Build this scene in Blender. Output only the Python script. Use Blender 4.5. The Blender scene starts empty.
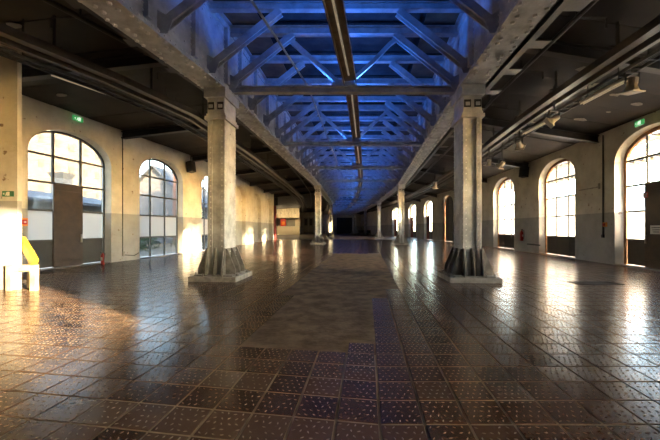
import bpy, math, random
from mathutils import Vector, Matrix
random.seed(7)
scene = bpy.context.scene
COL = scene.collection
V = Vector

# ------------------------------------------------------------------ camera
CAM_H = 1.6
cam_d = bpy.data.cameras.new('camera')
cam = bpy.data.objects.new('camera', cam_d); COL.objects.link(cam)
cam.location = (0, 0, CAM_H); cam.rotation_euler = (math.radians(90), 0, 0)
cam_d.sensor_width = 36; cam_d.lens = 36 * 320 / 660
cam_d.shift_y = 8.5 / 660; cam_d.clip_end = 500; cam_d.clip_start = 0.05
scene.camera = cam

# ------------------------------------------------------------------ sky, sun, exposure
SUN_TRAVEL = V((-0.825, 0.565, 0)).normalized()
SUN_EL = math.radians(8.0)
world = bpy.data.worlds.new('world'); scene.world = world; world.use_nodes = True
wn = world.node_tree.nodes; wl = world.node_tree.links; wn.clear()
wo = wn.new('ShaderNodeOutputWorld'); wb = wn.new('ShaderNodeBackground')
sky = wn.new('ShaderNodeTexSky'); sky.sky_type = 'NISHITA'; sky.sun_disc = False
sky.sun_elevation = math.radians(13); sky.air_density = 1.0; sky.dust_density = 1.0
sky.sun_rotation = math.atan2(-SUN_TRAVEL.x, -SUN_TRAVEL.y)
wl.new(sky.outputs[0], wb.inputs[0]); wl.new(wb.outputs[0], wo.inputs[0])
wb.inputs[1].default_value = 6.5
sun_d = bpy.data.lights.new('sun', 'SUN'); sun = bpy.data.objects.new('sun', sun_d); COL.objects.link(sun)
sd = V((SUN_TRAVEL.x * math.cos(SUN_EL), SUN_TRAVEL.y * math.cos(SUN_EL), -math.sin(SUN_EL)))
sun.rotation_euler = sd.to_track_quat('-Z', 'Y').to_euler(); sun.location = (60, -40, 30)
sun_d.energy = 62; sun_d.color = (1.0, 0.77, 0.47); sun_d.angle = math.radians(0.9)
vs = scene.view_settings
vs.view_transform = 'Standard'; vs.look = 'None'; vs.gamma = 1.0; vs.use_curve_mapping = False
vs.exposure = 0.5
scene.cycles.use_denoising = True
scene.cycles.max_bounces = 10; scene.cycles.diffuse_bounces = 6; scene.cycles.glossy_bounces = 4
scene.cycles.transparent_max_bounces = 12; scene.cycles.caustics_reflective = False
scene.cycles.sample_clamp_indirect = 8.0

# ------------------------------------------------------------------ materials
MATS = {}
def mat(name, col, rough=0.6, metal=0.0, noise=0.0, nscale=4.0, bump=0.0, bscale=30.0, col2=None, emit=None, estr=0.0, spec=0.5):
    m = bpy.data.materials.new(name); m.use_nodes = True
    nt = m.node_tree; b = nt.nodes['Principled BSDF']
    b.inputs['Roughness'].default_value = rough; b.inputs['Metallic'].default_value = metal
    b.inputs['Specular IOR Level'].default_value = spec
    b.inputs['Base Color'].default_value = (*col, 1)
    if noise or col2:
        tc = nt.nodes.new('ShaderNodeNewGeometry')
        n = nt.nodes.new('ShaderNodeTexNoise'); n.inputs['Scale'].default_value = nscale; n.inputs['Detail'].default_value = 6
        n.inputs['Roughness'].default_value = 0.62
        nt.links.new(tc.outputs['Position'], n.inputs['Vector'])
        r = nt.nodes.new('ShaderNodeValToRGB')
        c2 = col2 or tuple(max(0, c * (1 - noise)) for c in col)
        r.color_ramp.elements[0].position = 0.36; r.color_ramp.elements[1].position = 0.62
        r.color_ramp.elements[0].color = (*c2, 1); r.color_ramp.elements[1].color = (*col, 1)
        nt.links.new(n.outputs[0], r.inputs[0]); nt.links.new(r.outputs[0], b.inputs['Base Color'])
    if bump:
        tc = nt.nodes.new('ShaderNodeNewGeometry')
        n = nt.nodes.new('ShaderNodeTexNoise'); n.inputs['Scale'].default_value = bscale; n.inputs['Detail'].default_value = 4
        nt.links.new(tc.outputs['Position'], n.inputs['Vector'])
        bp = nt.nodes.new('ShaderNodeBump'); bp.inputs['Strength'].default_value = bump; bp.inputs['Distance'].default_value = 0.02
        nt.links.new(n.outputs[0], bp.inputs['Height']); nt.links.new(bp.outputs[0], b.inputs['Normal'])
    if emit:
        b.inputs['Emission Color'].default_value = (*emit, 1); b.inputs['Emission Strength'].default_value = estr
    MATS[name] = m; return m

mat('steel', (0.62, 0.61, 0.58), 0.42, 0.0, 0.42, 2.2, 0.25, 14)
mat('steel_rivet', (0.74, 0.72, 0.67), 0.35, 0.0, 0.2, 3)
mat('roof_steel', (0.50, 0.50, 0.49), 0.4, 0.0, 0.4, 2.5)
mat('deck', (0.055, 0.053, 0.052), 0.8, 0, 0.5, 1.5, spec=0.2)
mat('deck_wood', (0.20, 0.13, 0.07), 0.6, 0, 0.5, 2.0)
mat('shadow_dark', (0.03, 0.024, 0.018), 0.85, 0.0, 0.4, 3, spec=0.1)
mat('iron_dark', (0.045, 0.038, 0.032), 0.5, 0.0, 0.4, 3)
mat('trough_brown', (0.30, 0.22, 0.14), 0.45, 0.0, 0.4, 3)
mat('rail_brown', (0.062, 0.045, 0.031), 0.38, 0.0, 0.4, 3)
mat('board', (0.036, 0.028, 0.022), 0.75, 0, 0.4, 1.2, col2=(0.022, 0.017, 0.014))
mat('patch', (0.33, 0.30, 0.25), 0.9, 0, 0.3, 6)
mat('base_steel', (0.24, 0.22, 0.185), 0.5, 0.0, 0.5, 5, 0.3, 20)
mat('base_plate', (0.36, 0.33, 0.28), 0.6, 0, 0.45, 4)
mat('frame_dark', (0.035, 0.033, 0.03), 0.5)
mat('frame_brown', (0.30, 0.13, 0.045), 0.5, 0, 0.4, 4)
mat('door_brown', (0.042, 0.024, 0.014), 0.55, 0, 0.5, 3.0, 0.2, 20)
mat('panel_dark', (0.028, 0.026, 0.022), 0.5, 0, 0.3, 3)
mat('white', (0.7, 0.67, 0.6), 0.6)
mat('cream_wood', (0.42, 0.34, 0.22), 0.6, 0, 0.3, 5)
mat('yellow', (0.55, 0.31, 0.02), 0.45, 0, 0.2, 5)
mat('red', (0.40, 0.022, 0.015), 0.45)
mat('maroon', (0.13, 0.012, 0.012), 0.8)
mat('orange', (0.75, 0.25, 0.03), 0.5)
mat('green_sign', (0.02, 0.16, 0.06), 0.4)
mat('green_lit', (0.04, 0.30, 0.08), 0.4, emit=(0.10, 0.75, 0.2), estr=0.25)
mat('white_lit', (0.8, 0.85, 0.75), 0.5, emit=(0.8, 1.0, 0.75), estr=0.7)
mat('sign_white', (0.75, 0.73, 0.66), 0.5)
mat('black', (0.012, 0.012, 0.012), 0.5)
mat('tube', (0.75, 0.68, 0.52), 0.3, emit=(1.0, 0.85, 0.6), estr=0.10)
mat('lamp_body', (0.30, 0.27, 0.22), 0.4)
mat('curtain', (0.50, 0.43, 0.30), 0.8, 0, 0.25, 3)
mat('counter', (0.72, 0.64, 0.46), 0.5)
mat('grey_door', (0.25, 0.24, 0.2), 0.5)
mat('concrete', (0.17, 0.122, 0.078), 0.75, 0, 0.5, 2.6, 0.8, 14, col2=(0.070, 0.048, 0.030), spec=0.12)
mat('asphalt', (0.20, 0.19, 0.18), 0.9, 0, 0.3, 1)
mat('facade', (0.21, 0.175, 0.135), 0.8, 0, 0.1, 1)
mat('facade_glass', (0.10, 0.09, 0.08), 0.5)
mat('slate', (0.10, 0.105, 0.115), 0.7, 0, 0.4, 2)
mat('brick_red', (0.28, 0.12, 0.08), 0.85, 0, 0.3, 6)
mat('shed_wall', (0.22, 0.20, 0.19), 0.8, 0, 0.3, 2)
mat('bush', (0.05, 0.09, 0.025), 0.8, 0, 0.5, 4)
mat('canopy_wood', (0.50, 0.34, 0.18), 0.6, 0, 0.2, 3)
mat('vent_zinc', (0.10, 0.105, 0.11), 0.6, 0, 0.2, 3)
mat('zinc', (0.55, 0.54, 0.5), 0.5, 0, 0.3, 3)

def wall_mat():
    m = bpy.data.materials.new('wall'); m.use_nodes = True; nt = m.node_tree; N = nt.nodes; L = nt.links
    b = N['Principled BSDF']; b.inputs['Roughness'].default_value = 0.75
    g = N.new('ShaderNodeNewGeometry'); sx = N.new('ShaderNodeSeparateXYZ'); L.new(g.outputs['Position'], sx.inputs[0])
    n = N.new('ShaderNodeTexNoise'); n.inputs['Scale'].default_value = 0.9; n.inputs['Detail'].default_value = 8; n.inputs['Roughness'].default_value = 0.65
    L.new(g.outputs['Position'], n.inputs['Vector'])
    up = N.new('ShaderNodeValToRGB'); lo = N.new('ShaderNodeValToRGB')
    for r, a, c in ((up, (0.50, 0.46, 0.38), (0.66, 0.62, 0.53)), (lo, (0.30, 0.29, 0.265), (0.40, 0.385, 0.35))):
        r.color_ramp.elements[0].position = 0.35; r.color_ramp.elements[1].position = 0.6
        r.color_ramp.elements[0].color = (*a, 1); r.color_ramp.elements[1].color = (*c, 1); L.new(n.outputs[0], r.inputs[0])
    cmp = N.new('ShaderNodeMath'); cmp.operation = 'GREATER_THAN'; cmp.inputs[1].default_value = 2.32; L.new(sx.outputs[2], cmp.inputs[0])
    mx = N.new('ShaderNodeMix'); mx.data_type = 'RGBA'
    L.new(cmp.outputs[0], mx.inputs[0]); L.new(lo.outputs[0], mx.inputs[6]); L.new(up.outputs[0], mx.inputs[7])
    # small chips and specks in the paint
    n2 = N.new('ShaderNodeTexNoise'); n2.inputs['Scale'].default_value = 5.0; n2.inputs['Detail'].default_value = 5
    L.new(g.outputs['Position'], n2.inputs['Vector'])
    r2 = N.new('ShaderNodeValToRGB'); r2.color_ramp.elements[0].position = 0.27; r2.color_ramp.elements[1].position = 0.33
    L.new(n2.outputs[0], r2.inputs[0])
    m2 = N.new('ShaderNodeMix'); m2.data_type = 'RGBA'; L.new(r2.outputs[0], m2.inputs[0])
    m2.inputs[6].default_value = (0.22, 0.15, 0.10, 1); L.new(mx.outputs[2], m2.inputs[7])
    L.new(m2.outputs[2], b.inputs['Base Color'])
    bp = N.new('ShaderNodeBump'); bp.inputs['Strength'].default_value = 0.2; bp.inputs['Distance'].default_value = 0.02
    L.new(n2.outputs[0], bp.inputs['Height']); L.new(bp.outputs[0], b.inputs['Normal'])
    MATS['wall'] = m
wall_mat()

def tile_mat():
    m = bpy.data.materials.new('tile'); m.use_nodes = True; nt = m.node_tree; N = nt.nodes; L = nt.links
    b = N['Principled BSDF']
    at = N.new('ShaderNodeAttribute'); at.attribute_name = 'tone'
    g = N.new('ShaderNodeNewGeometry')
    n = N.new('ShaderNodeTexNoise'); n.inputs['Scale'].default_value = 3.0; n.inputs['Detail'].default_value = 8; n.inputs['Roughness'].default_value = 0.7
    L.new(g.outputs['Position'], n.inputs['Vector'])
    r = N.new('ShaderNodeValToRGB'); e = r.color_ramp.elements
    e[0].color = (0.032, 0.016, 0.010, 1); e[0].position = 0.0
    e[1].color = (0.075, 0.050, 0.034, 1); e[1].position = 1.0
    x = e.new(0.45); x.color = (0.062, 0.029, 0.017, 1)
    ad = N.new('ShaderNodeMath'); ad.operation = 'MULTIPLY_ADD'; ad.inputs[1].default_value = 0.9; 
    L.new(at.outputs['Fac'], ad.inputs[0])
    sb = N.new('ShaderNodeMath'); sb.operation = 'MULTIPLY_ADD'; sb.inputs[1].default_value = 0.25; sb.inputs[2].default_value = -0.1
    L.new(n.outputs[0], sb.inputs[0]); L.new(sb.outputs[0], ad.inputs[2]); L.new(ad.outputs[0], r.inputs[0])
    # worn, dusty tan specks
    n3 = N.new('ShaderNodeTexNoise'); n3.inputs['Scale'].default_value = 26; n3.inputs['Detail'].default_value = 5
    L.new(g.outputs['Position'], n3.inputs['Vector'])
    r3 = N.new('ShaderNodeValToRGB'); r3.color_ramp.elements[0].position = 0.60; r3.color_ramp.elements[1].position = 0.75
    L.new(n3.outputs[0], r3.inputs[0])
    mx = N.new('ShaderNodeMix'); mx.data_type = 'RGBA'; L.new(r3.outputs[0], mx.inputs[0]); L.new(r.outputs[0], mx.inputs[6])
    mx.inputs[7].default_value = (0.09, 0.06, 0.04, 1); L.new(mx.outputs[2], b.inputs['Base Color'])
    rr = N.new('ShaderNodeMapRange'); rr.inputs[1].default_value = 0.3; rr.inputs[2].default_value = 0.7
    rr.inputs[3].default_value = 0.195; rr.inputs[4].default_value = 0.235
    L.new(at.outputs['Fac'], rr.inputs[0]); L.new(rr.outputs[0], b.inputs['Roughness'])
    b.inputs['Specular IOR Level'].default_value = 0.42
    bp = N.new('ShaderNodeBump'); bp.inputs['Strength'].default_value = 0.25; bp.inputs['Distance'].default_value = 0.002
    vo = N.new('ShaderNodeTexNoise'); vo.inputs['Scale'].default_value = 40
    L.new(g.outputs['Position'], vo.inputs['Vector'])
    L.new(vo.outputs[0], bp.inputs['Height']); L.new(bp.outputs[0], b.inputs['Normal'])
    MATS['tile'] = m
tile_mat()
mat('stud', (0.20, 0.14, 0.085), 0.5, 0, 0.3, 20)
mat('far_floor', (0.075, 0.048, 0.030), 0.5, 0, 0.4, 1.0, spec=0.3)
mat('joint', (0.30, 0.215, 0.12), 0.7, 0, 0.6, 0.8, col2=(0.11, 0.078, 0.046))

def glass_mat(name, gl, tint, rough=0.03):
    m = bpy.data.materials.new(name); m.use_nodes = True; nt = m.node_tree; N = nt.nodes; L = nt.links
    N.clear(); o = N.new('ShaderNodeOutputMaterial'); mx = N.new('ShaderNodeMixShader'); mx.inputs[0].default_value = gl
    t = N.new('ShaderNodeBsdfTransparent'); t.inputs[0].default_value = (*tint, 1)
    g = N.new('ShaderNodeBsdfGlossy'); g.inputs['Roughness'].default_value = rough
    L.new(t.outputs[0], mx.inputs[1]); L.new(g.outputs[0], mx.inputs[2]); L.new(mx.outputs[0], o.inputs[0]); MATS[name] = m
glass_mat('glass', 0.07, (0.92, 0.92, 0.90))
glass_mat('glass_dimming', 0.06, (0.46, 0.46, 0.45))  # darker tint put in to tame the bright view outside
def frost_mat(name, k):
    m = bpy.data.materials.new(name); m.use_nodes = True; nt = m.node_tree; N = nt.nodes; L = nt.links
    N.clear(); o = N.new('ShaderNodeOutputMaterial'); a = N.new('ShaderNodeMixShader'); a.inputs[0].default_value = 0.35
    t = N.new('ShaderNodeBsdfTranslucent'); t.inputs[0].default_value = (0.85 * k, 0.84 * k, 0.82 * k, 1)
    d = N.new('ShaderNodeBsdfDiffuse'); d.inputs[0].default_value = (0.75, 0.74, 0.72, 1)
    L.new(t.outputs[0], a.inputs[1]); L.new(d.outputs[0], a.inputs[2]); L.new(a.outputs[0], o.inputs[0]); MATS[name] = m
frost_mat('frosted', 1.0); frost_mat('frosted_grey', 0.36)

# ------------------------------------------------------------------ mesh builder
class MB:
    def __init__(s): s.v = []; s.f = []; s.m = []
    def add(s, vs, fs, mi=0):
        b = len(s.v); s.v += [tuple(p) for p in vs]; s.f += [tuple(b + i for i in f) for f in fs]; s.m += [mi] * len(fs)
    def box(s, c, size, M=None, mi=0):
        hx, hy, hz = size[0] / 2, size[1] / 2, size[2] / 2
        vs = [V((x, y, z)) for z in (-hz, hz) for y in (-hy, hy) for x in (-hx, hx)]
        c = V(c); vs = [c + (M @ p if M else p) for p in vs]
        s.add(vs, [(0, 2, 3, 1), (4, 5, 7, 6), (0, 1, 5, 4), (2, 6, 7, 3), (0, 4, 6, 2), (1, 3, 7, 5)], mi)
    def bb(s, lo, hi, mi=0):
        s.box([(a + b) / 2 for a, b in zip(lo, hi)], [abs(b - a) for a, b in zip(lo, hi)], None, mi)
    def bar(s, p, q, w, h, up=(0, 0, 1), mi=0):
        p, q = V(p), V(q); d = (q - p).normalized(); up = V(up)
        if abs(d.dot(up)) > 0.98: up = V((0, 1, 0))
        x = d.cross(up).normalized(); z = x.cross(d).normalized()
        M = Matrix((x, d, z)).transposed()
        s.box((p + q) / 2, (w, (q - p).length, h), M, mi)
    def ibeam(s, p, q, w, h, t=0.03, up=(0, 0, 1), mi=0):
        p, q = V(p), V(q); d = (q - p).normalized(); u = V(up)
        if abs(d.dot(u)) > 0.98: u = V((0, 1, 0))
        x = d.cross(u).normalized(); z = x.cross(d).normalized()
        o = z * (h / 2 - t / 2)
        s.bar(p + o, q + o, w, t, up, mi); s.bar(p - o, q - o, w, t, up, mi); s.bar(p, q, t, h - 2 * t, up, mi)
    def prism(s, poly, thick, mi=0):
        # poly: 3D points in a plane, extruded by vector thick (centred)
        t = V(thick) / 2; n = len(poly); a = [V(p) - t for p in poly]; b = [V(p) + t for p in poly]
        s.add(a + b, [tuple(range(n - 1, -1, -1)), tuple(range(n, 2 * n))] + [(i, (i + 1) % n, n + (i + 1) % n, n + i) for i in range(n)], mi)
    def tube(s, pts, r, n=8, mi=0, caps=True):
        pts = [V(p) for p in pts]; rings = []
        rs = r if isinstance(r, (list, tuple)) else [r] * len(pts)
        for i, p in enumerate(pts):
            d = ((pts[min(i + 1, len(pts) - 1)] - p).normalized() + (p - pts[max(i - 1, 0)]).normalized()).normalized() if 0 < i < len(pts) - 1 else (pts[1] - pts[0] if i == 0 else pts[-1] - pts[-2]).normalized()
            up = V((0, 0, 1)) if abs(d.z) < 0.95 else V((0, 1, 0))
            x = d.cross(up).normalized(); z = x.cross(d)
            rings.append([p + rs[i] * (math.cos(2 * math.pi * k / n) * x + math.sin(2 * math.pi * k / n) * z) for k in range(n)])
        vs = [p for rg in rings for p in rg]; fs = []
        for i in range(len(pts) - 1):
            for k in range(n): fs.append((i * n + k, i * n + (k + 1) % n, (i + 1) * n + (k + 1) % n, (i + 1) * n + k))
        if caps: fs += [tuple(range(n - 1, -1, -1)), tuple(range((len(pts) - 1) * n, len(pts) * n))]
        s.add(vs, fs, mi)
    def lathe(s, c, prof, n=12, mi=0, axis='z'):
        c = V(c); vs = []
        for r, h in prof:
            for k in range(n):
                a = 2 * math.pi * k / n; p = V((r * math.cos(a), r * math.sin(a), h))
                if axis == 'y': p = V((p.x, p.z, p.y))
                vs.append(c + p)
        fs = [(i * n + k, i * n + (k + 1) % n, (i + 1) * n + (k + 1) % n, (i + 1) * n + k) for i in range(len(prof) - 1) for k in range(n)]
        fs += [tuple(range(n)), tuple(range((len(prof) - 1) * n, len(prof) * n))]
        s.add(vs, fs, mi)
    def rivet(s, c, nrm, r=0.022, mi=0):
        c, nrm = V(c), V(nrm).normalized()
        u = nrm.orthogonal().normalized(); w = nrm.cross(u)
        vs = []
        for rr, hh in ((1, 0), (0.75, 0.5)):
            for k in range(6):
                a = k * math.pi / 3; vs.append(c + r * rr * (math.cos(a) * u + math.sin(a) * w) + nrm * r * hh * 1.4)
        s.add(vs, [(k, (k + 1) % 6, 6 + (k + 1) % 6, 6 + k) for k in range(6)] + [(6, 7, 8, 9, 10, 11)], mi)
    def mesh(s, name, mats, off=(0, 0, 0), M=None):
        me = bpy.data.meshes.new(name)
        o = V(off); Mi = M.inverted() if M else None
        vs = [(V(p) - o) for p in s.v]
        if Mi: vs = [Mi @ p for p in vs]
        me.from_pydata([tuple(p) for p in vs], [], s.f)
        for m in ([mats] if isinstance(mats, str) else mats): me.materials.append(MATS[m])
        if any(s.m): me.polygons.foreach_set('material_index', s.m)
        import bmesh
        bm = bmesh.new(); bm.from_mesh(me); bmesh.ops.recalc_face_normals(bm, faces=bm.faces); bm.to_mesh(me); bm.free()
        return me
    def build(s, name, mats, parent=None, kind=None, smooth=False):
        off = parent.matrix_basis.translation if parent is not None else V((0, 0, 0))
        if parent is not None and parent.parent is not None: off = off + parent.parent.matrix_basis.translation
        if parent is None and s.v:
            off = V((sum(p[0] for p in s.v) / len(s.v), sum(p[1] for p in s.v) / len(s.v), min(p[2] for p in s.v)))
        me = s.mesh(name, mats, off)
        if smooth: me.polygons.foreach_set('use_smooth', [True] * len(me.polygons))
        ob = bpy.data.objects.new(name, me); COL.objects.link(ob)
        if parent is not None: ob.parent = parent
        else: ob.location = off
        if kind: ob['kind'] = kind
        return ob
def tag(o, label, cat=None, group=None, kind=None):
    o['label'] = label
    if cat: o['category'] = cat
    if group: o['group'] = group
    if kind: o['kind'] = kind
    return o
def thing(name, loc, label=None, cat=None, group=None, kind=None):
    o = bpy.data.objects.new(name, None); COL.objects.link(o); o.location = loc; o.empty_display_size = 0.2
    if label: tag(o, label, cat, group, kind)
    elif kind: o['kind'] = kind
    return o
def lerp(tab, y):
    if y <= tab[0][0]: a, b = tab[0], tab[1]
    elif y >= tab[-1][0]: a, b = tab[-2], tab[-1]
    else:
        for a, b in zip(tab, tab[1:]):
            if a[0] <= y <= b[0]: break
    return a[1] + (b[1] - a[1]) * (y - a[0]) / (b[0] - a[0])
ORD = ['first', 'second', 'third', 'fourth', 'fifth', 'sixth', 'seventh', 'eighth', 'ninth', 'tenth', 'eleventh', 'twelfth',
       'thirteenth', 'fourteenth', 'fifteenth', 'sixteenth', 'seventeenth', 'eighteenth', 'nineteenth', 'twentieth']

# plan of the hall: (distance, lateral position) of the two column rows and the two outer walls
GL = [(-11, -8.2), (10.3, -3.47), (32.5, -1.2), (54, 0.1), (75, -0.3), (96, -1.3), (106, -1.9)]
GR = [(-11, 2.3), (10.1, 4.33), (32, 7.1), (53, 8.1), (74, 8.2), (95, 6.9), (106, 6.0)]
WL = [(-20, -17.3), (9.9, -11.32), (15.7, -10.16), (21.1, -9.08), (27, -8.6), (33.3, -8.35), (39.5, -8.2), (45.6, -8.0), (46.6, -17.0), (105, -17.0)]
WR = [(-20, 8.8), (9.1, 12.0), (15.15, 12.67), (21.6, 13.38), (28.3, 13.88), (35, 14.1), (41.7, 13.95), (48.6, 13.75), (56, 13.1), (64, 11.6), (105, 10.2)]
gl = lambda y: lerp(GL, y); gr = lambda y: lerp(GR, y); wl_ = lambda y: lerp(WL, y); wr_ = lambda y: lerp(WR, y)
ZG = 5.92      # underside of the girders
ZT = 7.95      # top chord of the trusses
YEND = 105.0
Z_CEIL_L, Z_CEIL_R, Z_CEIL_G = 6.35, 5.98, 7.25

# ------------------------------------------------------------------ floor
slab = MB(); slab.add([(-19, -20, -0.006), (16, -20, -0.006), (16, 106, -0.006), (-18, 106, -0.006)], [(0, 1, 2, 3)])
slab.add([(-19, -20, -0.3), (16, -20, -0.3), (16, 106, -0.3), (-18, 106, -0.3)], [(3, 2, 1, 0)])
floor = slab.build('floor', 'joint', kind='structure')
floor['label'] = 'dark brown studded tile floor with tan joints'
TS = 0.366
HD = 0.1156
def grid_pt(i, j, side):
    # i tiles across (right positive), j tiles forward
    m = 0.0 if side > 0 else -0.15
    y = 4.08 + j * TS + m * i * TS
    return 0.577 + i * TS + HD * (y - 4.08), y
PATCH = [(-1.42, 4.36), (0.61, 4.36), (0.93, 7.25), (1.30, 7.25), (1.45, 8.3), (1.78, 8.3), (3.35, 20.4), (0.05, 20.4), (-0.82, 10.6), (-1.10, 6.97)]
def in_poly(x, y, P):
    c = False
    for (x1, y1), (x2, y2) in zip(P, P[1:] + P[:1]):
        if (y1 > y) != (y2 > y) and x < (x2 - x1) * (y - y1) / (y2 - y1) + x1: c = not c
    return c
def tile_proto(k, side):
    rnd = random.Random(100 + k * 2 + (side > 0))
    m = 0.0 if side > 0 else -0.15
    def W(u, w, z): # u,w in tile units 0..1
        y = w * TS + m * u * TS
        return (u * TS + HD * y, y, z)
    g = 0.036; b = MB()
    b.add([W(g, g, 0.0), W(1 - g, g, 0.0), W(1 - g, 1 - g, 0.0), W(g, 1 - g, 0.0),
           W(0.03, 0.03, -0.011), W(0.97, 0.03, -0.011), W(0.97, 0.97, -0.011), W(0.03, 0.97, -0.011)],
          [(0, 1, 2, 3), (4, 5, 1, 0), (5, 6, 2, 1), (6, 7, 3, 2), (7, 4, 0, 3)], 0)
    n = 5
    for a in range(n):
        for c in range(n):
            if rnd.random() < 0.10: continue
            u = 0.12 + 0.76 * (a + 0.5 * ((c % 2) - 0.5)) / (n - 1) * 0.92 + 0.03; w = 0.12 + 0.76 * c / (n - 1)
            u += rnd.uniform(-0.015, 0.015); w += rnd.uniform(-0.015, 0.015)
            th = rnd.choice((0.4, -0.4, 1.2, 2.0)) + rnd.uniform(-.3, .3)
            l, s_ = 0.048, 0.019
            du = V((math.cos(th), math.sin(th))); dv = V((-du.y, du.x)); P = V((u, w))
            q = [P - du * l, P - dv * s_, P + du * l, P + dv * s_]
            t = [P - du * l * 0.5, P + du * l * 0.5]
            b.add([W(p.x, p.y, 0.0005) for p in q] + [W(p.x, p.y, 0.0055) for p in t], [(0, 1, 4), (1, 2, 5), (1, 5, 4), (2, 3, 5), (3, 0, 4), (3, 4, 5)], 1)
    me = b.mesh('tile', ['tile', 'stud'])
    at = me.attributes.new('tone', 'FLOAT', 'FACE'); tone = rnd.uniform(0.05, 0.9)
    at.data.foreach_set('value', [tone] * len(me.polygons))
    return me
PROTO = {s: [tile_proto(k, s) for k in range(9)] for s in (-1, 1)}
cand = []
for side in (-1, 1):
    for j in range(-14, 130):
        for i in (range(0, 40) if side > 0 else range(-44, 0)):
            x, y = grid_pt(i, j, side); cx, cy = x + TS / 2, y + TS / 2
            if cy < 1.2 or cy > 46: continue
            if in_poly(cx, cy, PATCH): continue
            if cx < wl_(cy) + 0.02 or cx > wr_(cy) - 0.02: continue
            inview = cy > 2.25 and abs(cx) < 1.05 * cy + 0.2
            cand.append((0 if inview else 1, cy, i, j, side))
cand.sort()
for c in cand[:300]:
    _, cy, i, j, side = c
    o = bpy.data.objects.new('tile', random.choice(PROTO[side])); COL.objects.link(o)
    x, y = grid_pt(i, j, side); o.location = V((x, y, random.uniform(-0.0012, 0.0012))) - floor.location; o.parent = floor
tv = []; tf = []; tt = []; tmi = []
for c in cand[300:]:
    _, cy, i, j, side = c
    x, y = grid_pt(i, j, side); m = 0.0 if side > 0 else -0.15
    dz = random.uniform(-0.0012, 0.0012); tone = random.uniform(0.05, 0.9)
    def W(u, w, z):
        yy = w * TS + m * u * TS; return (x + u * TS + HD * yy, y + yy, z)
    b0 = len(tv); g = 0.036
    tv += [W(g, g, dz), W(1 - g, g, dz), W(1 - g, 1 - g, dz), W(g, 1 - g, dz), W(.03, .03, -.011), W(.97, .03, -.011), W(.97, .97, -.011), W(.03, .97, -.011)]
    fs = [(0, 1, 2, 3), (4, 5, 1, 0), (5, 6, 2, 1), (6, 7, 3, 2), (7, 4, 0, 3)]
    tf += [tuple(b0 + q for q in f) for f in fs]; tt += [tone] * 5; tmi += [0] * 5
    if cy < 11.5 and abs(cx := x) < 1.1 * cy + 0.5:
        for a in range(5):
            for e in range(5):
                if random.random() < 0.1: continue
                u = 0.15 + 0.7 * (a + 0.5 * ((e % 2) - 0.5)) / 4; w = 0.12 + 0.76 * e / 4
                th = random.choice((0.4, -0.4, 1.2, 2.0)); du = (math.cos(th) * .05, math.sin(th) * .05); dv = (-du[1] * .4, du[0] * .4)
                b1 = len(tv)
                tv += [W(u - du[0], w - du[1], dz + .0005), W(u - dv[0], w - dv[1], dz + .0005), W(u + du[0], w + du[1], dz + .0005), W(u + dv[0], w + dv[1], dz + .0005), W(u, w, dz + .0055)]
                tf += [(b1, b1 + 1, b1 + 4), (b1 + 1, b1 + 2, b1 + 4), (b1 + 2, b1 + 3, b1 + 4), (b1 + 3, b1, b1 + 4)]; tt += [tone] * 4; tmi += [1] * 4
me = bpy.data.meshes.new('tile_field'); off = floor.location
me.from_pydata([(p[0] - off.x, p[1] - off.y, p[2] - off.z) for p in tv], [], tf)
me.materials.append(MATS['tile']); me.materials.append(MATS['stud']); me.polygons.foreach_set('material_index', tmi)
at = me.attributes.new('tone', 'FLOAT', 'FACE'); at.data.foreach_set('value', tt)
tfo = bpy.data.objects.new('tile_field', me); COL.objects.link(tfo); tfo.parent = floor; tfo['kind'] = 'stuff'
# far floor beyond the tile field and behind the camera
for nm, a, b_ in (('far_paving', 46.1, 105), ('near_paving', -20, 1.1)):
    p = MB(); p.bb((wl_(max(a, -20)) - 1, a, -0.0115), (wr_(b_) + 1.5, b_, 0.0)); 
    o = p.build(nm, 'far_floor', floor); at = o.data.attributes.new('tone', 'FLOAT', 'FACE'); at.data.foreach_set('value', [0.4] * len(o.data.polygons))
# bare concrete strip in the middle of the tiles
pb = MB(); pb.prism([(x + (-.3 if i in (0, 7, 8, 9) else .3), y + (-.3 if y < 5 else 0), -0.006) for i, (x, y) in enumerate(PATCH)], (0, 0, 0.0075))
o = pb.build('concrete_strip', 'concrete', floor); o['label'] = 'bare worn concrete strip down the middle'
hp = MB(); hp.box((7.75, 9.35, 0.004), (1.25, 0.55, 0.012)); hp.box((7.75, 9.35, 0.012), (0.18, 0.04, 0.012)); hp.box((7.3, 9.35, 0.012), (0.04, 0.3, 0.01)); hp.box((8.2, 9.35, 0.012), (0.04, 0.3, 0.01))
o = hp.build('shadow_plate', 'shadow_dark', floor)  # dark plate standing in for a shadow on the floor

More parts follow.
